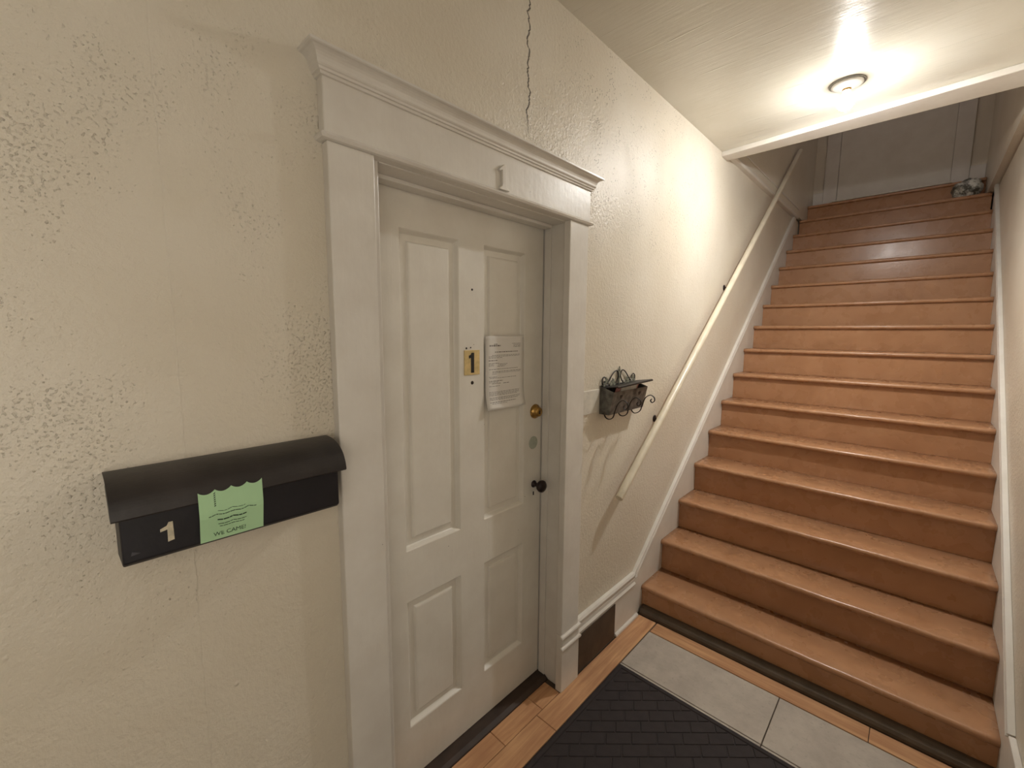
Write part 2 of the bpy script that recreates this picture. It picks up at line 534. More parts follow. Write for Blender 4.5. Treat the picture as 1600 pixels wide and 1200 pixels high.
# ------------------------------------------------------------------ floor
fl = tag(link('floor', nbox(-0.16, XR, YBACK, 2.2, -0.05, FLOOR - 0.005), GROUT), 'hall floor of grey tiles bordered by brown wood planks', 'floor', kind='structure')
def piece(name, x0, x1, y0, y1, mat, z1=FLOOR, bev=0.0012):
    o = link(name, nbox(x0, x1, y0, y1, FLOOR - 0.006, z1), mat, fl, bevel=bev, segs=1)
    return o
G = 0.0012
ya = [0.60, 0.83, 1.056, 1.279, 1.398]
for a, b in zip(ya, ya[1:]):
    piece('plank', -0.058, 0.026 - G, a + G, b - G, PLANK)
yb = [YBACK, -1.5, -0.6, 0.33, 1.241, 2.135]
for a, b in zip(yb, yb[1:]):
    piece('plank', 0.026 + G, 0.128, a + G, b - G, PLANK)
xb = [0.134, 1.035, 1.362]
for a, b in zip(xb, xb[1:]):
    piece('plank', a + G, b - G, 2.048, 2.135, PLANKX)
tx = [0.132, 0.736, 1.34]
ty = [2.045 - 0.3 * k for k in range(15)]
for yy0, yy1 in zip(ty[1:], ty):
    if yy0 < YBACK:
        break
    for a, b in zip(tx, tx[1:] + []):
        piece('tile', a + 0.002, b - 0.002, yy0 + 0.002, yy1 - 0.002, TILE)

# dark threshold under the door
bm = bmesh.new()
prism(bm, [(-0.125, FLOOR - 0.006), (-0.058, FLOOR - 0.006), (-0.058, FLOOR + 0.004), (-0.075, FLOOR + 0.014), (-0.125, FLOOR + 0.016)], lambda u, v, w: (u, w, v), 0.60, 1.42)
tag(link('trim_4', bm, DARKWOOD, bevel=0.003), 'dark worn wooden threshold under the white door', 'threshold', kind='structure')

# ------------------------------------------------------------------ door frame
fr = thing('trim_5', (0, 1.0, FLOOR), 'white painted door surround with crown molding and raised number', 'door frame', kind='structure')
def fpart(name, bm, mat=TRIM, bev=0.003, smooth=False):
    return attach(link(name, bm, mat, None, smooth, bev), fr)
CI0, CI1, CO0, CO1 = 0.575, 1.398, 0.458, 1.522
fpart('side_casing', nbox(0.0005, 0.03, CO0, CI0, FLOOR, 2.046))
fpart('side_casing', nbox(0.0005, 0.03, CI1, CO1, FLOOR + 0.27, 2.046))
# plinth with beads wrapped round the foot of the right casing
fpart('plinth', nbox(0.0005, 0.034, CI1 - 0.001, CO1 + 0.004, FLOOR, FLOOR + 0.27))
for z in (0.243, 0.297):
    bm = bmesh.new()
    rings = []
    for (o, a) in [(0.0, -0.010), (0.006, -0.007), (0.008, 0), (0.006, 0.006), (0.0, 0.010)]:
        rings.append([(0.034 + o - 0.01, CI1 - 0.001 - o, z + a), (0.034 + o, CI1 - 0.001 - o, z + a), (0.034 + o, CO1 + 0.004 + o, z + a), (0.02, CO1 + 0.004 + o, z + a)])
    loft(bm, rings, True)
    fpart('bead', bm, bev=0)
fpart('jamb', nbox(-0.16, 0.0, OP0 - 0.0215, OP0 + 0.004, FLOOR, OPZ))
fpart('jamb', nbox(-0.16, 0.001, OP1 - 0.004, OP1 + 0.004, FLOOR, OPZ))
fpart('jamb', nbox(-0.155, 0.001, OP0 + 0.004, OP1 - 0.004, OPZ - 0.006, OPZ + 0.004))
fpart('door_stop', nbox(-0.112, -0.078, OP1 - 0.0095, OP1 - 0.004, FLOOR, OPZ - 0.006), bev=0.002)
fpart('door_stop', nbox(-0.112, -0.066, OP0 + 0.004, OP0 + 0.018, FLOOR, OPZ - 0.006), bev=0.002)
fpart('door_stop', nbox(-0.112, -0.066, OP0 + 0.018, OP1 - 0.018, OPZ - 0.018, OPZ - 0.006), bev=0.002)
# fillet, frieze board, crown
def wrap(prof, y0, y1, xf):
    rings = []
    for o, z in prof:
        rings.append([(0.0005, y0 - o, z), (xf + o, y0 - o, z), (xf + o, y1 + o, z), (0.0005, y1 + o, z)])
    return loft(bmesh.new(), rings)
fpart('fillet', wrap([(0.0, 2.046), (0.008, 2.048), (0.012, 2.054), (0.008, 2.060), (0.0, 2.062)], 0.452, 1.530, 0.03), bev=0)
fpart('frieze_board', nbox(0.0005, 0.03, 0.452, 1.532, 2.062, 2.19))
crown = [(0.0, 2.180), (0.005, 2.181), (0.006, 2.187), (0.010, 2.188), (0.011, 2.193), (0.0135, 2.195)]
for k in range(7):
    a = k / 6 * math.pi / 2
    crown.append((0.0155 + 0.020 * (1 - math.cos(a)), 2.198 + 0.026 * math.sin(a)))
crown += [(0.038, 2.226), (0.038, 2.231), (0.0, 2.232)]
fpart('crown_molding', wrap(crown, 0.452, 1.532, 0.03), bev=0)
# raised painted figure 1 with serifs
one = [(0.018, 0.0), (0.062, 0.0), (0.062, 0.004), (0.050, 0.010), (0.047, 0.020), (0.047, 0.078), (0.041, 0.083), (0.036, 0.080), (0.016, 0.062), (0.019, 0.056), (0.030, 0.063), (0.031, 0.020), (0.029, 0.011), (0.018, 0.004)]
bm = prism(bmesh.new(), [(0.984 + u * 1.05, 2.066 + v * 0.96) for u, v in one], yz, 0.029, 0.040)
o = fpart('number_one', bm, bev=0.0035)
o['label'] = 'raised figure 1 painted over in white'

# ------------------------------------------------------------------ the white panelled door
dr = thing('door_1', (DX, 1.01, FLOOR), 'white four-panel wooden door with taped notice and figure 1 plate', 'door', kind='structure')
def dpart(name, bm, mat=DOORP, bev=0.002, smooth=False, parent=None):
    o = link(name, bm, mat, None, smooth, bev)
    return attach(o, dr) if parent is None else attach(o, parent)
D0, D1, DZ0, DZ1 = 0.606, 1.4115, 0.055, 2.041
PY = [(0.728, 0.960), (1.076, 1.302)]
PZ = [(0.250, 0.716), (0.893, 1.924)]
XB = DX - 0.038
dpart('stile', nbox(XB, DX, D0, PY[0][0], DZ0, DZ1), bev=0)
dpart('stile', nbox(XB, DX, PY[1][1], D1, DZ0, DZ1), bev=0)
dpart('stile', nbox(XB, DX, PY[0][1], PY[1][0], PZ[0][0], PZ[1][1]), bev=0)
dpart('rail', nbox(XB, DX, PY[0][0], PY[1][1], DZ0, PZ[0][0]), bev=0)
dpart('rail', nbox(XB, DX, PY[0][0], PY[1][1], PZ[1][1], DZ1), bev=0)
for a, b in PY:
    dpart('rail', nbox(XB, DX, a, b, PZ[0][1], PZ[1][0]), bev=0)
for a, b in PY:
    for c, d in PZ:
        # sticking slope, flat, raised field
        bm = bmesh.new()
        rings = []
        for ins, dep in ((0.0, 0.0), (0.003, 0.002), (0.010, 0.013), (0.013, 0.016), (0.034, 0.016), (0.037, 0.0085), (0.042, 0.007)):
            x = DX - dep
            rings.append([(x, a + ins, c + ins), (x, b - ins, c + ins), (x, b - ins, d - ins), (x, a + ins, d - ins)])
        loft(bm, rings, True, False)
        bm.faces.new([v for v in bm.verts[-4:]]) if False else None
        bm.verts.ensure_lookup_table()
        bm.faces.new(bm.verts[len(bm.verts) - 4:])
        dpart('panel', bm, bev=0)
# hardware
bm = lathe(bmesh.new(), [(0.0, -0.004), (0.030, -0.002), (0.031, 0.004), (0.027, 0.010), (0.020, 0.016), (0.019, 0.026), (0.016, 0.028), (0.0, 0.028)], (DX, 1.370, 1.281), 'x')
db = dpart('deadbolt', bm, BRASS, bev=0, smooth=True)
db['label'] = 'worn brass deadbolt cylinder'
o = link('key_slot', nbox(DX + 0.0275, DX + 0.0287, 1.3665, 1.3735, 1.272, 1.288), BLACKINK)
attach(o, db)
bm = lathe(bmesh.new(), [(0.0, 0.0), (0.028, 0.0), (0.027, 0.0012), (0.0, 0.0015)], (DX, 1.362, 1.146), 'x')
dpart('patch', bm, PATCH, bev=0)['label'] = 'round grey-green patch of an old lock hole'
bm = lathe(bmesh.new(), [(0.0, -0.002), (0.016, -0.001), (0.015, 0.004), (0.009, 0.007), (0.008, 0.024), (0.012, 0.028), (0.022, 0.034), (0.0265, 0.044), (0.025, 0.053), (0.016, 0.060), (0.0, 0.062)], (DX, 1.368, 0.962), 'x')
dpart('knob', bm, BRONZE, bev=0, smooth=True)['label'] = 'dark round bronze door knob'
dpart('keyhole', nbox(DX - 0.001, DX + 0.0012, 1.364, 1.370, 0.912, 0.928), BLACKINK, bev=0)
# number plate
np_ = dpart('number_plate', nbox(DX - 0.001, DX + 0.003, 0.981, 1.053, 1.460, 1.549), TAN, bev=0.001)
np_['label'] = 'tan enamel plate with a bold black 1'
d1 = [(0.012, 0.0), (0.027, 0.0), (0.027, 0.072), (0.014, 0.072), (0.012, 0.066), (0.002, 0.062), (0.002, 0.052), (0.012, 0.054)]
bm = prism(bmesh.new(), [(0.999 + u * 0.98, 1.4675 + v) for u, v in d1], yz, DX + 0.0028, DX + 0.0038)
attach(link('digit', bm, BLACKINK), np_)
for (y, z, r) in ((1.019, 1.431, 0.0075), (1.020, 1.762, 0.0045), (0.992, 1.556, 0.004), (1.012, 1.558, 0.003)):
    bm = lathe(bmesh.new(), [(0.0, -0.001), (r, -0.001), (r * 0.8, 0.0015), (0.0, 0.0025)], (DX, y, z), 'x', 10)
    dpart('nail_hole', bm, BRONZE, bev=0)

# taped notice
nt = thing('printed_notice', (DX, 1.185, 1.325), 'white printed letter taped to the right upper door panel', 'notice')
def curl(v):     # how far the sheet stands off the door
    s = max(0.0, (1.40 - v) / 0.08)
    return DX + 0.004 + 0.016 * min(1, s) ** 2
bm = bmesh.new()
NY, NZ = 8, 24
y0, y1, z0, z1 = 1.081, 1.291, 1.322, 1.600
def sheet(u, w, off):
    y = y0 + (y1 - y0) * u
    z = z0 + (z1 - z0) * w + 0.002 * (u - 0.5)
    return (curl(z) + off + 0.003 * math.sin(u * math.pi), y, z)
gr = [[bm.verts.new(sheet(i / NY, j / NZ, 0)) for i in range(NY + 1)] for j in range(NZ + 1)]
g2 = [[bm.verts.new(sheet(i / NY, j / NZ, -0.0006)) for i in range(NY + 1)] for j in range(NZ + 1)]
for g in (gr, g2):
    for j in range(NZ):
        for i in range(NY):
            bm.faces.new((g[j][i], g[j][i + 1], g[j + 1][i + 1], g[j + 1][i]))
ed = [(0, i) for i in range(NY)] + [(j, NY) for j in range(NZ)] + [(NZ, i) for i in range(NY, 0, -1)] + [(j, 0) for j in range(NZ, 0, -1)]
for k in range(len(ed)):
    a, b = ed[k], ed[(k + 1) % len(ed)]
    bm.faces.new((gr[a[0]][a[1]], gr[b[0]][b[1]], g2[b[0]][b[1]], g2[a[0]][a[1]]))
attach(link('sheet', bm, PAPER, smooth=True), nt)
bm = bmesh.new()
def inkline(u0, u1, w, h=0.006):
    u = u0
    while u < u1:
        wd = min(RND.uniform(0.02, 0.075), u1 - u)
        if wd > 0.008:
            v = [bm.verts.new(sheet(a, b, 0.0005)) for a, b in ((u, w - h / 2), (u + wd, w - h / 2), (u + wd, w + h / 2), (u, w + h / 2))]
            bm.faces.new(v)
        u += wd + 0.012
for u0, u1, w, h in [(0.09, 0.36, 0.868, 0.018), (0.20, 0.28, 0.888, 0.010), (0.66, 0.90, 0.895, 0.006), (0.70, 0.90, 0.878, 0.006), (0.70, 0.90, 0.862, 0.006), (0.70, 0.90, 0.846, 0.006),
                     (0.22, 0.82, 0.782, 0.012), (0.15, 0.88, 0.738, 0.006), (0.07, 0.86, 0.722, 0.006), (0.07, 0.40, 0.704, 0.006), (0.07, 0.28, 0.668, 0.011),
                     (0.07, 0.32, 0.630, 0.007), (0.07, 0.20, 0.612, 0.006), (0.07, 0.20, 0.596, 0.006), (0.30, 0.55, 0.618, 0.006), (0.30, 0.50, 0.602, 0.006), (0.28, 0.46, 0.586, 0.006),
                     (0.08, 0.82, 0.548, 0.007), (0.16, 0.92, 0.515, 0.007), (0.16, 0.90, 0.498, 0.006), (0.16, 0.26, 0.480, 0.006), (0.08, 0.27, 0.444, 0.007), (0.10, 0.78, 0.428, 0.006),
                     (0.08, 0.42, 0.388, 0.009), (0.08, 0.30, 0.370, 0.006), (0.15, 0.36, 0.352, 0.008), (0.43, 0.58, 0.350, 0.008), (0.08, 0.35, 0.318, 0.006),
                     (0.08, 0.88, 0.238, 0.006), (0.08, 0.86, 0.222, 0.006), (0.08, 0.86, 0.206, 0.006), (0.08, 0.80, 0.190, 0.006), (0.08, 0.88, 0.160, 0.006), (0.08, 0.86, 0.145, 0.006), (0.08, 0.80, 0.130, 0.006),
                     (0.08, 0.74, 0.098, 0.008), (0.12, 0.50, 0.078, 0.005)]:
    inkline(u0, u1, w, h)
o = attach(link('printed_text', bm, INK), nt)
o['label'] = 'rows of small grey print'
o['kind'] = 'stuff'

# ------------------------------------------------------------------ baseboard and stair skirts
CAPPROF = [(0, -0.070), (0.020, -0.068), (0.026, -0.058), (0.020, -0.050), (0.015, -0.044), (0.015, -0.022), (0.021, -0.016), (0.023, -0.006), (0.016, 0.004), (0, 0.006)]
bb = tag(link('baseboard_left', nbox(0.0005, 0.018, CO1 + 0.004, 2.12, FLOOR, 0.27), TRIM, bevel=0.002), 'white baseboard with beaded cap between door frame and stairs', 'baseboard', kind='structure')
bm = sweep_yz(bmesh.new(), CAPPROF, [(CO1 + 0.004, 0.300), (2.082, 0.300)], 0.0006)
link('cap_molding', bm, TRIM, bb, bevel=0.0015)
bm = bmesh.new()
prism(bm, [(0.018, FLOOR), (0.032, FLOOR), (0.030, FLOOR + 0.012), (0.018, FLOOR + 0.018)], lambda u, v, w: (u, w, v), 1.88, 2.12)
link('shoe_molding', bm, TRIM, bb, bevel=0.003)
tag(link('baseboard_left_near', nbox(0.0005, 0.018, YBACK, CO0 - 0.002, FLOOR, 0.30), TRIM, bevel=0.004), 'white baseboard below the black mailbox', 'baseboard', kind='structure')
tag(link('baseboard_right', nbox(XR - 0.018, XR, YBACK, 2.06, FLOOR, 0.30), TRIM, bevel=0.004), 'white baseboard on the wall opposite the numbered door', 'baseboard', kind='structure')
SK = [(2.066, FLOOR), (2.082, 0.282), (5.32, nosing(5.32) + 0.165), (5.32, nosing(5.32) - 0.30), (2.70, FLOOR)]
CAPS = [(0, -0.026), (0.017, -0.025), (0.021, -0.017), (0.016, -0.010), (0.016, -0.006), (0.021, 0.0), (0.018, 0.010), (0, 0.012)]
for nm, xa, xb, bx, sd, lab in (('trim_6', 0.0005, 0.0128, 0.0006, 1, 'white stair skirt board with beaded cap below the handrail'),
                                ('trim_7', 1.3775, XR - 0.0005, XR - 0.0006, -1, 'white stair skirt board with beaded cap on the wall without a handrail')):
    o = tag(link(nm, prism(bmesh.new(), SK, yz, xa, xb), TRIM), lab, 'trim', kind='structure')
    path = [(2.075, 0.285), (5.22, nosing(5.22) + 0.175)] if sd == 1 else [(2.075, 0.29), (5.28, nosing(5.28) + 0.175)]
    link('cap_molding', sweep_yz(bmesh.new(), CAPS, path, bx, sd), TRIM, o, bevel=0.001)
# dark board let into the baseboard
vc = thing('vent_cover', (0.018, 1.71, FLOOR), 'dark brown cover board set in the white baseboard', 'vent cover')
attach(link('board', nbox(0.0182, 0.0225, 1.532, 1.872, FLOOR + 0.003, 0.222), PANELBR, bevel=0.0015), vc)
attach(link('board_edge', nbox(0.0182, 0.025, 1.530, 1.876, FLOOR, FLOOR + 0.005), PANELBR, bevel=0.001), vc)

# ------------------------------------------------------------------ the staircase
st = thing('staircase', (0.7, Y1, FLOOR), 'glossy brown painted wooden staircase climbing between cream walls', 'stairs')
def tread_mesh(n, ydepth, x0, x1):
    bm = bmesh.new()
    prof = []
    th = 0.030
    for k in range(7):
        a = -math.pi / 2 + math.pi * k / 6
        prof.append((th / 2 - 0.013 * math.cos(a) - 0.002, th / 2 + th / 2 * math.sin(a)))
    prof += [(0.05, th), (ydepth, th), (ydepth, 0.0)]
    y_off = 0.0
    rings = []
    N = 48
    sh = Vector((n * 3.7, n * 1.3, 0))
    for i in range(N + 1):
        x = x0 + (x1 - x0) * i / N
        mid = 1 - abs(2 * i / N - 1) ** 3
        w = noise.noise(Vector((x * 9, 0, 0)) + sh) * 0.0018 + noise.noise(Vector((x * 40, 5, 0)) + sh) * 0.0009
        sag = 0.002 * mid * (1 if n < 9 else 0.5)
        ring = []
        for k, (py, pz) in enumerate(prof):
            if k < 7:
                ring.append((x, py + y_off + (w + 0.002 * mid), pz + (w - sag if pz > 0.012 else 0)))
            else:
                ring.append((x, py, pz))
        rings.append(ring)
    loft(bm, rings)
    return bm
for n in range(1, NSTEP + 1):
    ny = Y1 + (n - 1) * GO
    top = n * RI
    x0, x1 = (XS0, XS1) if n < 16 else (0.0355, 1.3455)
    dep = GO + 0.030 if n < NSTEP else YFAR - ny - 0.001
    o = link('tread', tread_mesh(n, dep, x0, x1), STEP, None, True)
    for p in o.data.polygons:
        p.use_smooth = len(p.vertices) == 4
    o.location = (0, ny, top - 0.030)
    attach(o, st)
    lo = FLOOR if n == 1 else (n - 1) * RI
    yr = ny + (0.024 if n > 1 else 0.012)
    xa, xb_ = (XS0, XS1) if n < 16 else (0.0355, 1.3455)
    attach(link('riser', nbox(xa, xb_, yr, yr + 0.014, lo + (0.0003 if n > 1 else 0), top - 0.0302), STEP), st)
bm = bmesh.new()
q = [(0, 0)] + [(0.046 * math.cos(a), 0.040 * math.sin(a)) for a in [k / 5 * math.pi / 2 for k in range(6)]]
prism(bm, [(Y1 + 0.012 - u, FLOOR + v) for u, v in q], yz, XS0 + 0.01, XS1)
o = attach(link('shoe_molding', bm, SHOE), st)
o['label'] = 'grimy grey-brown quarter-round at the foot of the first riser'

# ------------------------------------------------------------------ door at the head of the stairs
d2 = thing('door_2', (0.685, YFAR, 2.994), 'plain door in shade at the top of the stairs', 'door', kind='structure')
attach(link('leaf', nbox(0.2512, 1.1188, YFAR - 0.004, YFAR + 0.036, 3.002, 5.012), DOORP, bevel=0.003), d2)
for a, b in ((0.13, 0.25), (1.12, 1.24)):
    attach(link('side_casing', nbox(a, b, YFAR - 0.024, YFAR - 0.0005, 2.995, 5.02), TRIM, bevel=0.003), d2)
attach(link('head_casing', nbox(0.11, 1.26, YFAR - 0.026, YFAR - 0.0005, 5.02, 5.14), TRIM, bevel=0.003), d2)
for a, b in ((0.036, 0.129), (1.241, 1.345)):
    tag(link('baseboard_far', nbox(a, b, YFAR - 0.014, YFAR - 0.0005, 2.995, 3.17), TRIM, bevel=0.003), 'short white baseboard beside the door at the head of the stairs', 'baseboard', 'baseboards beside the top door', 'structure')
bm = prism(bmesh.new(), [(0, 0), (0.045, 0), (0.040, 0.014), (0.003, 0.013)], lambda u, v, w: (w, Y1 + 15 * GO + 0.004 + u, 2.9946 + v), 0.24, 1.13)
tag(link('threshold_strip', bm, ALU), 'bright metal threshold strip on the top landing before the door', 'threshold')

# ------------------------------------------------------------------ handrail
RY0, RZ0, RS = 1.788, 0.826, 0.785
hr = thing('handrail', (0.0, RY0, RZ0), 'round cream wooden handrail climbing the wall on small brackets', 'handrail')
rl = [(0.065, RY0 + k * (5.0 - RY0) / 40, RZ0 + RS * k * (5.0 - RY0) / 40) for k in range(41)]
rl = [(x, y, z - 0.006 * math.sin(math.pi * i / 40)) for i, (x, y, z) in enumerate(rl)]
attach(link('pole', tube(bmesh.new(), rl, 0.0195, 16), RAILP, smooth=True, bevel=0.003), hr)
for y, m in ((2.27, BRONZE), (3.29, BRONZE), (4.60, RAILP)):
    z = RZ0 + RS * (y - RY0)
    br = link('bracket', lathe(bmesh.new(), [(0.0, 0.0), (0.020, 0.0), (0.019, 0.004), (0.010, 0.008), (0.0, 0.009)], (0.0008, y, z - 0.065), 'x', 14), m, smooth=True)
    br['label'] = 'small dark iron rail bracket' if m is BRONZE else 'small cream painted rail bracket'
    attach(br, hr)
    arm = curve_pts([(0.006, y, z - 0.065), (0.035, y, z - 0.066), (0.058, y, z - 0.052), (0.065, y, z - 0.018)], 5)
    attach(link('arm', tube(bmesh.new(), arm, 0.0055, 8), m, smooth=True), br)

# ------------------------------------------------------------------ bare bulb lamp
LX, LY = 0.692, 2.672
lp = thing('ceiling_lamp', (LX, LY, CEIL), 'bare lit bulb in a white porcelain ceiling holder', 'lamp')
attach(link('backing_ring', lathe(bmesh.new(), [(0.0, 0.0), (0.072, 0.0), (0.072, -0.004), (0.0, -0.004)], (LX, LY, CEIL - 0.0003), 'z', 32), GREYRING), lp)
attach(link('holder_base', lathe(bmesh.new(), [(0.0, -0.004), (0.064, -0.004), (0.063, -0.010), (0.050, -0.015), (0.032, -0.018), (0.026, -0.026), (0.0, -0.026)], (LX, LY, CEIL), 'z', 32), PORC, smooth=True), lp)
attach(link('socket', lathe(bmesh.new(), [(0.0, -0.026), (0.0185, -0.026), (0.0175, -0.034), (0.0, -0.034)], (LX, LY, CEIL), 'z', 24), BRASS, smooth=True), lp)
attach(link('bulb_neck', lathe(bmesh.new(), [(0.0, -0.034), (0.015, -0.034), (0.017, -0.044), (0.024, -0.060), (0.031, -0.076), (0.0325, -0.088), (0.0305, -0.0995), (0.0, -0.0996)], (LX, LY, CEIL), 'z', 28), NECK, smooth=True), lp)
attach(link('bulb', lathe(bmesh.new(), [(0.0, -0.0998), (0.0304, -0.0998), (0.0285, -0.1045), (0.023, -0.111), (0.012, -0.117), (0.0, -0.119)], (LX, LY, CEIL), 'z', 28), BULB, smooth=True), lp)
lp.children[-1]['label'] = 'glowing frosted white bulb'
# paint repair beside the lamp
bm = bmesh.new()
slab(bm, 0.545, 0.615, 2.760, 2.785, 2.745, 2.772, CEIL - 0.0015, CEIL)
tag(link('ceiling_patch', bm, PATCH and TRIM, bevel=0.0008), 'small pale paint patch on the ceiling beside the lamp', 'patch')

# ------------------------------------------------------------------ black horizontal wall mailbox
mb = thing('wall_mailbox', (0.0, 0.24, 1.20), 'long black tin wall mailbox with curved lid and figure 1', 'mailbox')
MY0, MY1 = 0.044, 0.420
body = [(0.001, 1.195), (0.092, 1.207), (0.100, 1.214), (0.100, 1.318), (0.060, 1.335), (0.001, 1.340)]
attach(link('body', prism(bmesh.new(), body, lambda u, v, w: (u, w, v), MY0, MY1), BLACKTIN, bevel=0.003), mb)
arc_o = [(0.001, 1.357), (0.022, 1.3575), (0.048, 1.3545), (0.074, 1.346), (0.094, 1.331), (0.105, 1.312), (0.109, 1.296)]
arc_o = [tuple(p[:2]) for p in curve_pts([(u, v, 0) for u, v in arc_o], 4)]
arc_i = [(u - 0.0025, v - 0.003) for u, v in arc_o[:0:-1]] + [(0.001, 1.354)]
lid = link('lid', prism(bmesh.new(), arc_o + arc_i, lambda u, v, w: (u, w, v), MY0 - 0.010, MY1 + 0.016), DUSTTIN, smooth=False)
attach(lid, mb)
lid['label'] = 'dusty curved lid of the mailbox'
for y in (MY0 - 0.010, MY1 + 0.013):
    bm = prism(bmesh.new(), [(0.040, 1.340), (0.060, 1.350), (0.074, 1.344), (0.094, 1.329), (0.104, 1.312), (0.108, 1.296), (0.100, 1.292), (0.085, 1.298)], lambda u, v, w: (u, w, v), y, y + 0.003)
    attach(link('lid_flange', bm, DUSTTIN), lid)
m1 = [(0.010, 0.0), (0.020, 0.002), (0.0195, 0.036), (0.013, 0.036), (0.010, 0.030), (0.0, 0.026), (0.0, 0.021), (0.0105, 0.023)]
attach(link('digit', prism(bmesh.new(), [(0.0965 + u * 0.95, 1.2345 + v) for u, v in m1], yz, 0.0995, 0.1006), SILVER), mb)
attach(link('scuff', prism(bmesh.new(), [(0.055, 1.226), (0.068, 1.228), (0.057, 1.233)], yz, 0.0998, 0.1003), simple('scraped tin', srgb(70, 68, 74), 0.5)), mb)

# pale green tag hung on the mailbox
gn = thing('green_notice', (0.103, 0.207, 1.21), 'pale green notice slip with scalloped top on the black mailbox', 'notice')
GY0, GY1, GZ0, GZ1 = 0.1525, 0.2590, 1.2145, 1.3145
def gtop(u):
    return GZ1 - 0.0065 * abs(math.sin(u * math.pi * 4)) ** 0.8 + 0.004 * u
def gsh(u, w, off):
    z0_ = GZ0 - 0.001 + 0.0 * u
    z = z0_ + (gtop(u) - z0_) * w
    fold = 0.010 * max(0, 1 - abs(w - 0.53) / 0.5)
    return (0.1020 + 0.0095 * w + fold * 0.6 + off, GY0 + (GY1 - GY0) * u, z)
bm = bmesh.new()
NU, NW = 40, 10
ga = [[bm.verts.new(gsh(i / NU, j / NW, 0)) for i in range(NU + 1)] for j in range(NW + 1)]
gb = [[bm.verts.new(gsh(i / NU, j / NW, -0.0005)) for i in range(NU + 1)] for j in range(NW + 1)]
for g in (ga, gb):
    for j in range(NW):
        for i in range(NU):
            bm.faces.new((g[j][i], g[j][i + 1], g[j + 1][i + 1], g[j + 1][i]))
ed = [(0, i) for i in range(NU)] + [(j, NU) for j in range(NW)] + [(NW, i) for i in range(NU, 0, -1)] + [(j, 0) for j in range(NW, 0, -1)]
for k in range(len(ed)):
    a, b = ed[k], ed[(k + 1) % len(ed)]
    bm.faces.new((ga[a[0]][a[1]], ga[b[0]][b[1]], gb[b[0]][b[1]], gb[a[0]][a[1]]))
attach(link('slip', bm, GREENP), gn)
bm = bmesh.new()
def gline(u0, u1, w, h):
    u = u0
    while u < u1:
        wd = min(RND.uniform(0.03, 0.09), u1 - u)
        if wd > 0.01:
            bm.faces.new([bm.verts.new(gsh(a, b, 0.0004)) for a, b in ((u, w - h / 2), (u + wd, w - h / 2), (u + wd, w + h / 2), (u, w + h / 2))])
        u += wd + 0.008
for a in ((0.27, 0.70, 0.60, 0.010), (0.13, 0.88, 0.535, 0.014), (0.26, 0.72, 0.415, 0.026), (0.27, 0.71, 0.325, 0.014), (0.29, 0.68, 0.275, 0.014)):
    gline(*a)
for k in range(7):
    w = 0.93 - 0.04 * k
    bm.faces.new([bm.verts.new(gsh(a, b, 0.0004)) for a, b in ((0.225, w), (0.250, w), (0.250, w + 0.022), (0.225, w + 0.022))])
o = attach(link('printed_text', bm, GINK), gn)
o['label'] = 'rows of dark green print'
o['kind'] = 'stuff'
def text_mesh(txt, size, name, mat, origin, parent, depth=0.0002):
    cu = bpy.data.curves.new(name, 'FONT')
    cu.body = txt
    cu.size = size
    cu.extrude = depth
    cu.align_x = 'CENTER'
    tmp = bpy.data.objects.new(name + '_tmp', cu)
    COL.objects.link(tmp)
    dg = bpy.context.evaluated_depsgraph_get()
    me = bpy.data.meshes.new_from_object(tmp.evaluated_get(dg))
    bpy.data.objects.remove(tmp)
    for v in me.vertices:
        x, y, z = v.co
        v.co = (origin[0] + z + y * origin[3], origin[1] + x, origin[2] + y)
    me.materials.clear()
    me.materials.append(mat)
    o = bpy.data.objects.new(name, me)
    COL.objects.link(o)
    return attach(o, parent)
gp = gsh(0.45, 0.08, 0.0005)
text_mesh('WE CAME!', 0.0115, 'bold_line', GINK, (gp[0], GY0 + 0.45 * (GY1 - GY0), gp[2], 0.12), gn, 0.0003)

# ------------------------------------------------------------------ blank wall plate
wp = thing('wall_plate', (0.0, 1.616, 1.25), 'blank white cover plate on the wall behind the iron mail basket', 'wall plate')
attach(link('plate', nbox(0.0005, 0.007, 1.553, 1.680, 1.252, 1.360), PLATEWHITE, bevel=0.003), wp)
for y, z in ((1.5935, 1.347), (1.5935, 1.265)):
    attach(link('screw', lathe(bmesh.new(), [(0.0, 0.0), (0.003, 0.0), (0.0025, 0.0008), (0.0, 0.001)], (0.007, y, z), 'x', 10), TRIM), wp)

# ------------------------------------------------------------------ wrought iron mail basket
ib = thing('iron_mail_basket', (0.0, 1.855, 1.24), 'dark wrought-iron mail basket with scroll hooks and leafy crest', 'mailbox')
BY0, BY1, BZ0, BZ1 = 1.692, 2.020, 1.242, 1.349
XT, XB_ = 0.074, 0.052
def bfront(z):
    return XB_ + (XT - XB_) * (z - BZ0) / (BZ1 - BZ0)
bm = bmesh.new()
t = 0.0022
def hexa(bm, pts):
    v = [bm.verts.new(p) for p in pts]
    for f in ((0, 1, 2, 3), (7, 6, 5, 4), (0, 4, 5, 1), (1, 5, 6, 2), (2, 6, 7, 3), (3, 7, 4, 0)):
        bm.faces.new([v[i] for i in f])
sidez = 1.372
hexa(bm, [(0.001, BY0, BZ0), (XB_, BY0, BZ0), (XT, BY0, BZ1), (0.001, BY0, sidez), (0.001, BY0 + t, BZ0), (XB_, BY0 + t, BZ0), (XT, BY0 + t, BZ1), (0.001, BY0 + t, sidez)])
hexa(bm, [(0.001, BY1 - t, BZ0), (XB_, BY1 - t, BZ0), (XT, BY1 - t, BZ1), (0.001, BY1 - t, sidez), (0.001, BY1, BZ0), (XB_, BY1, BZ0), (XT, BY1, BZ1), (0.001, BY1, sidez)])
box(bm, 0.001, XB_, BY0 + t, BY1 - t, BZ0, BZ0 + t)
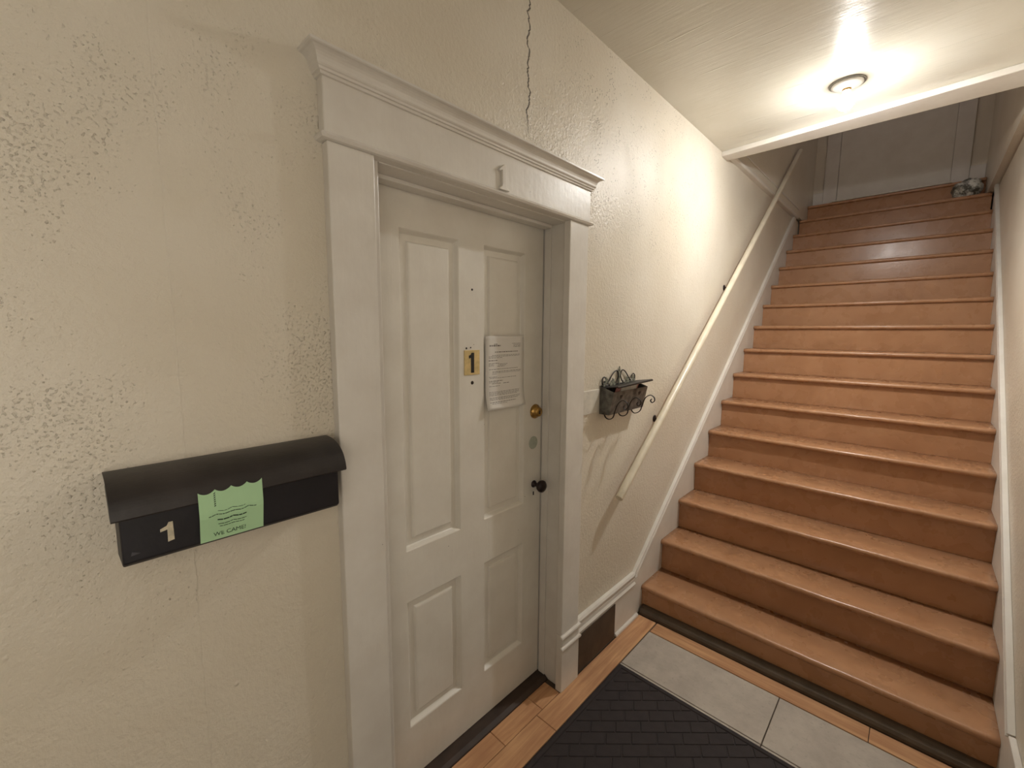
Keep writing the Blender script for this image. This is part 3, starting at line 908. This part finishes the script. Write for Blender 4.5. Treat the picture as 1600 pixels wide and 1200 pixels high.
box(bm, 0.001, 0.001 + t, BY0 + t, BY1 - t, BZ0 + t, sidez)
attach(link('box_body', bm, TINBOX), ib)
bm = bmesh.new()
hexa(bm, [(XB_ - t, BY0 + t, BZ0), (XB_, BY0 + t, BZ0), (XT, BY0 + t, BZ1), (XT - t, BY0 + t, BZ1), (XB_ - t, BY1 - t, BZ0), (XB_, BY1 - t, BZ0), (XT, BY1 - t, BZ1), (XT - t, BY1 - t, BZ1)])
fp = link('front_panel', bm, TINBOX)
attach(fp, ib)
heart = []
for k in range(20):
    a = 2 * math.pi * k / 20
    heart.append((0.00075 * 16 * math.sin(a) ** 3, 0.00075 * (13 * math.cos(a) - 5 * math.cos(2 * a) - 2 * math.cos(3 * a) - math.cos(4 * a))))
for hy in (1.768, 1.945):
    hz = 1.322
    bm = prism(bmesh.new(), heart, lambda u, v, w, hy=hy, hz=hz: (bfront(hz + v) + w, hy + u, hz + v), -0.001, 0.0006)
    o = attach(link('heart_cutout', bm, BLACKINK), fp)
# raised lid with a rolled front lip
bm = prism(bmesh.new(), [(0.003, 1.374), (0.088, 1.386), (0.093, 1.384), (0.093, 1.377), (0.090, 1.377), (0.088, 1.382), (0.003, 1.370)], lambda u, v, w: (u, w, v - 0.010 * (2.03 - w) / 0.34), BY0 + 0.006, BY1 + 0.016)
attach(link('lid', bm, IRON, bevel=0.001), ib)
HOOKS = [(1.705, [(0.020, 1.241), (0.030, 1.226), (0.048, 1.222), (0.066, 1.233), (0.076, 1.264), (0.089, 1.297), (0.112, 1.316), (0.132, 1.308), (0.138, 1.290), (0.126, 1.276), (0.117, 1.286), (0.122, 1.294)]),
         (1.822, [(0.023, 1.241), (0.036, 1.224), (0.055, 1.223), (0.073, 1.237), (0.080, 1.268), (0.094, 1.301), (0.114, 1.316), (0.136, 1.308), (0.141, 1.291), (0.129, 1.280), (0.121, 1.289), (0.127, 1.297)]),
         (1.934, [(0.030, 1.241), (0.045, 1.224), (0.061, 1.223), (0.082, 1.238), (0.093, 1.271), (0.107, 1.304), (0.131, 1.319), (0.150, 1.310), (0.153, 1.294), (0.142, 1.284), (0.133, 1.292), (0.138, 1.301)])]
for y, c in HOOKS:
    pts = curve_pts([(a, y, b) for a, b in c], 5)
    attach(link('scroll_hook', tube(bmesh.new(), pts, 0.003, 8, True, (0.0022, 0.0050, (1, 0, 0))), IRON, smooth=True), ib)
# crest: spear finial, two big loops, side curls and leaves
CY = 1.852
bm = prism(bmesh.new(), [(-0.006, 0), (0.006, 0), (0.005, 0.045), (0.009, 0.062), (0.007, 0.075), (0.0, 0.094), (-0.007, 0.075), (-0.009, 0.062), (-0.005, 0.045)], lambda u, v, w: (w, CY + u, 1.362 + v), 0.004, 0.010)
attach(link('finial', bm, LEAF, bevel=0.0015), ib)
for s in (-1, 1):
    big = [(CY + s * 0.008, 1.372), (CY + s * 0.034, 1.374), (CY + s * 0.020, 1.392), (CY + s * 0.010, 1.412), (CY + s * 0.022, 1.434), (CY + s * 0.046, 1.432), (CY + s * 0.074, 1.412), (CY + s * 0.094, 1.392), (CY + s * 0.112, 1.380)]
    attach(link('crest_scroll', tube(bmesh.new(), curve_pts([(0.008, a, b) for a, b in big], 5), 0.0028, 8), IRON, smooth=True), ib)
    cl = [(CY + s * 0.100, 1.374), (CY + s * 0.128, 1.368), (CY + s * 0.150, 1.380), (CY + s * 0.154, 1.400), (CY + s * 0.138, 1.412), (CY + s * 0.122, 1.402), (CY + s * 0.126, 1.388), (CY + s * 0.138, 1.390)]
    attach(link('crest_scroll', tube(bmesh.new(), curve_pts([(0.008, a, b) for a, b in cl], 5), 0.0028, 8), IRON, smooth=True), ib)
    for (dy, dz, rot, sz) in ((0.066, 1.390, 0.5, 0.026), (0.082, 1.378, -0.3, 0.026), (0.124, 1.396, 0.2, 0.026), (0.052, 1.372, 1.2, 0.020), (0.140, 1.378, -0.9, 0.022)):
        lf = [(0, -1), (0.35, -0.75), (0.8, -0.6), (0.55, -0.2), (0.95, 0.15), (0.5, 0.3), (0.35, 0.7), (0, 1.05), (-0.35, 0.7), (-0.5, 0.3), (-0.95, 0.15), (-0.55, -0.2), (-0.8, -0.6), (-0.35, -0.75)]
        ca, sa = math.cos(rot), math.sin(rot)
        P = [((u * ca - v * sa) * sz * 0.6, (u * sa + v * ca) * sz * 0.6) for u, v in lf]
        bm = prism(bmesh.new(), P, lambda u, v, w, dy=dy, dz=dz: (w + 0.15 * abs(u), CY + s * dy + u, dz + v), 0.011, 0.0125)
        attach(link('leaf', bm, LEAF), ib)
# mail sticking out
bm = bmesh.new()
hexa(bm, [(0.020, 1.775, 1.250), (0.022, 1.775, 1.250), (0.068, 1.775, 1.368), (0.066, 1.775, 1.368), (0.020, 1.925, 1.250), (0.022, 1.925, 1.250), (0.068, 1.925, 1.370), (0.066, 1.925, 1.370)])
tag(link('envelope', bm, ENV), 'white envelope poking out of the iron mail basket', 'envelope')
bm = bmesh.new()
hexa(bm, [(0.014, 1.735, 1.250), (0.016, 1.735, 1.250), (0.063, 1.735, 1.364), (0.061, 1.735, 1.364), (0.014, 1.948, 1.250), (0.016, 1.948, 1.250), (0.063, 1.948, 1.368), (0.061, 1.948, 1.368)])
tag(link('flyer', bm, FLYER), 'pinkish flyer tucked behind the envelope in the iron mail basket', 'flyer')

# ------------------------------------------------------------------ rubber door mat with brick pattern
MX0, MX1, MYA, MYB = 0.135, 1.06, 0.55, 1.728
MZ = FLOOR + 0.0003
dm = thing('door_mat', ((MX0 + MX1) / 2, (MYA + MYB) / 2, MZ), 'black rubber door mat with raised brick pattern on grey tiles', 'mat')
attach(link('mat_base', nbox(MX0, MX1, MYA, MYB, MZ, MZ + 0.004), RUBBER, bevel=0.0015), dm)
bm = bmesh.new()
rings = []
for ins, h in ((0.0, 0.004), (0.006, 0.0075), (0.020, 0.0075), (0.023, 0.004)):
    rings.append([(MX0 + ins, MYA + ins, MZ + h), (MX1 - ins, MYA + ins, MZ + h), (MX1 - ins, MYB - ins, MZ + h), (MX0 + ins, MYB - ins, MZ + h)])
loft(bm, rings, True, False)
attach(link('mat_border', bm, RUBBER), dm)
def clip(poly, ax, lim, sgn):
    out = []
    for i in range(len(poly)):
        a, b = poly[i], poly[(i + 1) % len(poly)]
        da, db_ = sgn * (a[ax] - lim), sgn * (b[ax] - lim)
        if da <= 0:
            out.append(a)
        if da * db_ < 0:
            t_ = da / (da - db_)
            out.append((a[0] + (b[0] - a[0]) * t_, a[1] + (b[1] - a[1]) * t_))
    return out
def area(p):
    return abs(sum(p[i][0] * p[(i + 1) % len(p)][1] - p[(i + 1) % len(p)][0] * p[i][1] for i in range(len(p)))) / 2
BL, BW, BG = 0.100, 0.0497, 0.0035
e1 = Vector((math.sin(YAW), math.cos(YAW)))
e2 = Vector((e1.y, -e1.x))
org = Vector((0.205, 1.572))
full_mesh = None
for j in range(-12, 26):
    for i in range(-16, 17):
        s0 = i * BL + (j % 2) * BL / 2
        t0 = j * BW
        g = BG / 2
        sk = 0.012
        c = [(s0 + g + sk, t0 + g), (s0 + BL - g + sk, t0 + g), (s0 + BL - g, t0 + BW - g), (s0 + g, t0 + BW - g)]
        poly = [tuple(org + e1 * a + e2 * b) for a, b in c]
        p2 = poly
        for ax, lim, sg in ((0, MX0 + 0.026, -1), (0, MX1 - 0.026, 1), (1, MYA + 0.026, -1), (1, MYB - 0.026, 1)):
            p2 = clip(p2, ax, lim, sg)
            if len(p2) < 3:
                break
        if len(p2) < 3 or area(p2) < 1.5e-4:
            continue
        cen = org + e1 * (s0 + BL / 2) + e2 * (t0 + BW / 2)
        isfull = abs(area(p2) - area(poly)) < 1e-9
        if isfull and full_mesh:
            o = bpy.data.objects.new('brick', full_mesh)
            COL.objects.link(o)
        else:
            bm = bmesh.new()
            cx, cy = cen
            shrink = lambda p: (cx + (p[0] - cx) * 0.965 - cx, cy + (p[1] - cy) * 0.93 - cy)
            lo = [(p[0] - cx, p[1] - cy, 0.0038) for p in p2]
            pc = Vector((sum(p[0] for p in p2) / len(p2), sum(p[1] for p in p2) / len(p2)))
            hi = [(pc.x + (p[0] - pc.x) * 0.95 - cx, pc.y + (p[1] - pc.y) * 0.95 - cy, 0.0065) for p in p2]
            loft(bm, [lo, hi])
            o = link('brick', bm, RUBBER)
            if isfull:
                full_mesh = o.data
        o.location = (cen.x, cen.y, MZ)
        attach(o, dm)

# ------------------------------------------------------------------ crumpled bag on the upper steps
bm = bmesh.new()
bmesh.ops.create_icosphere(bm, subdivisions=4, radius=1.0)
for v in bm.verts:
    p = v.co.copy()
    k = 1 + 0.22 * noise.noise(p * 1.7) + 0.16 * abs(noise.noise(p * 4.3)) + 0.06 * noise.noise(p * 9)
    v.co = Vector((p.x * 0.094 * k, p.y * 0.088 * k, max(-0.075, p.z * 0.082 * k)))
zmin = min(v.co.z for v in bm.verts)
o = tag(link('crumpled_bag', bm, BAG, smooth=True), 'crumpled grey and white plastic bundle on the upper step by the wall', 'bag')
o.location = (1.235, Y1 + 14 * GO + 0.118, 15 * RI - zmin)
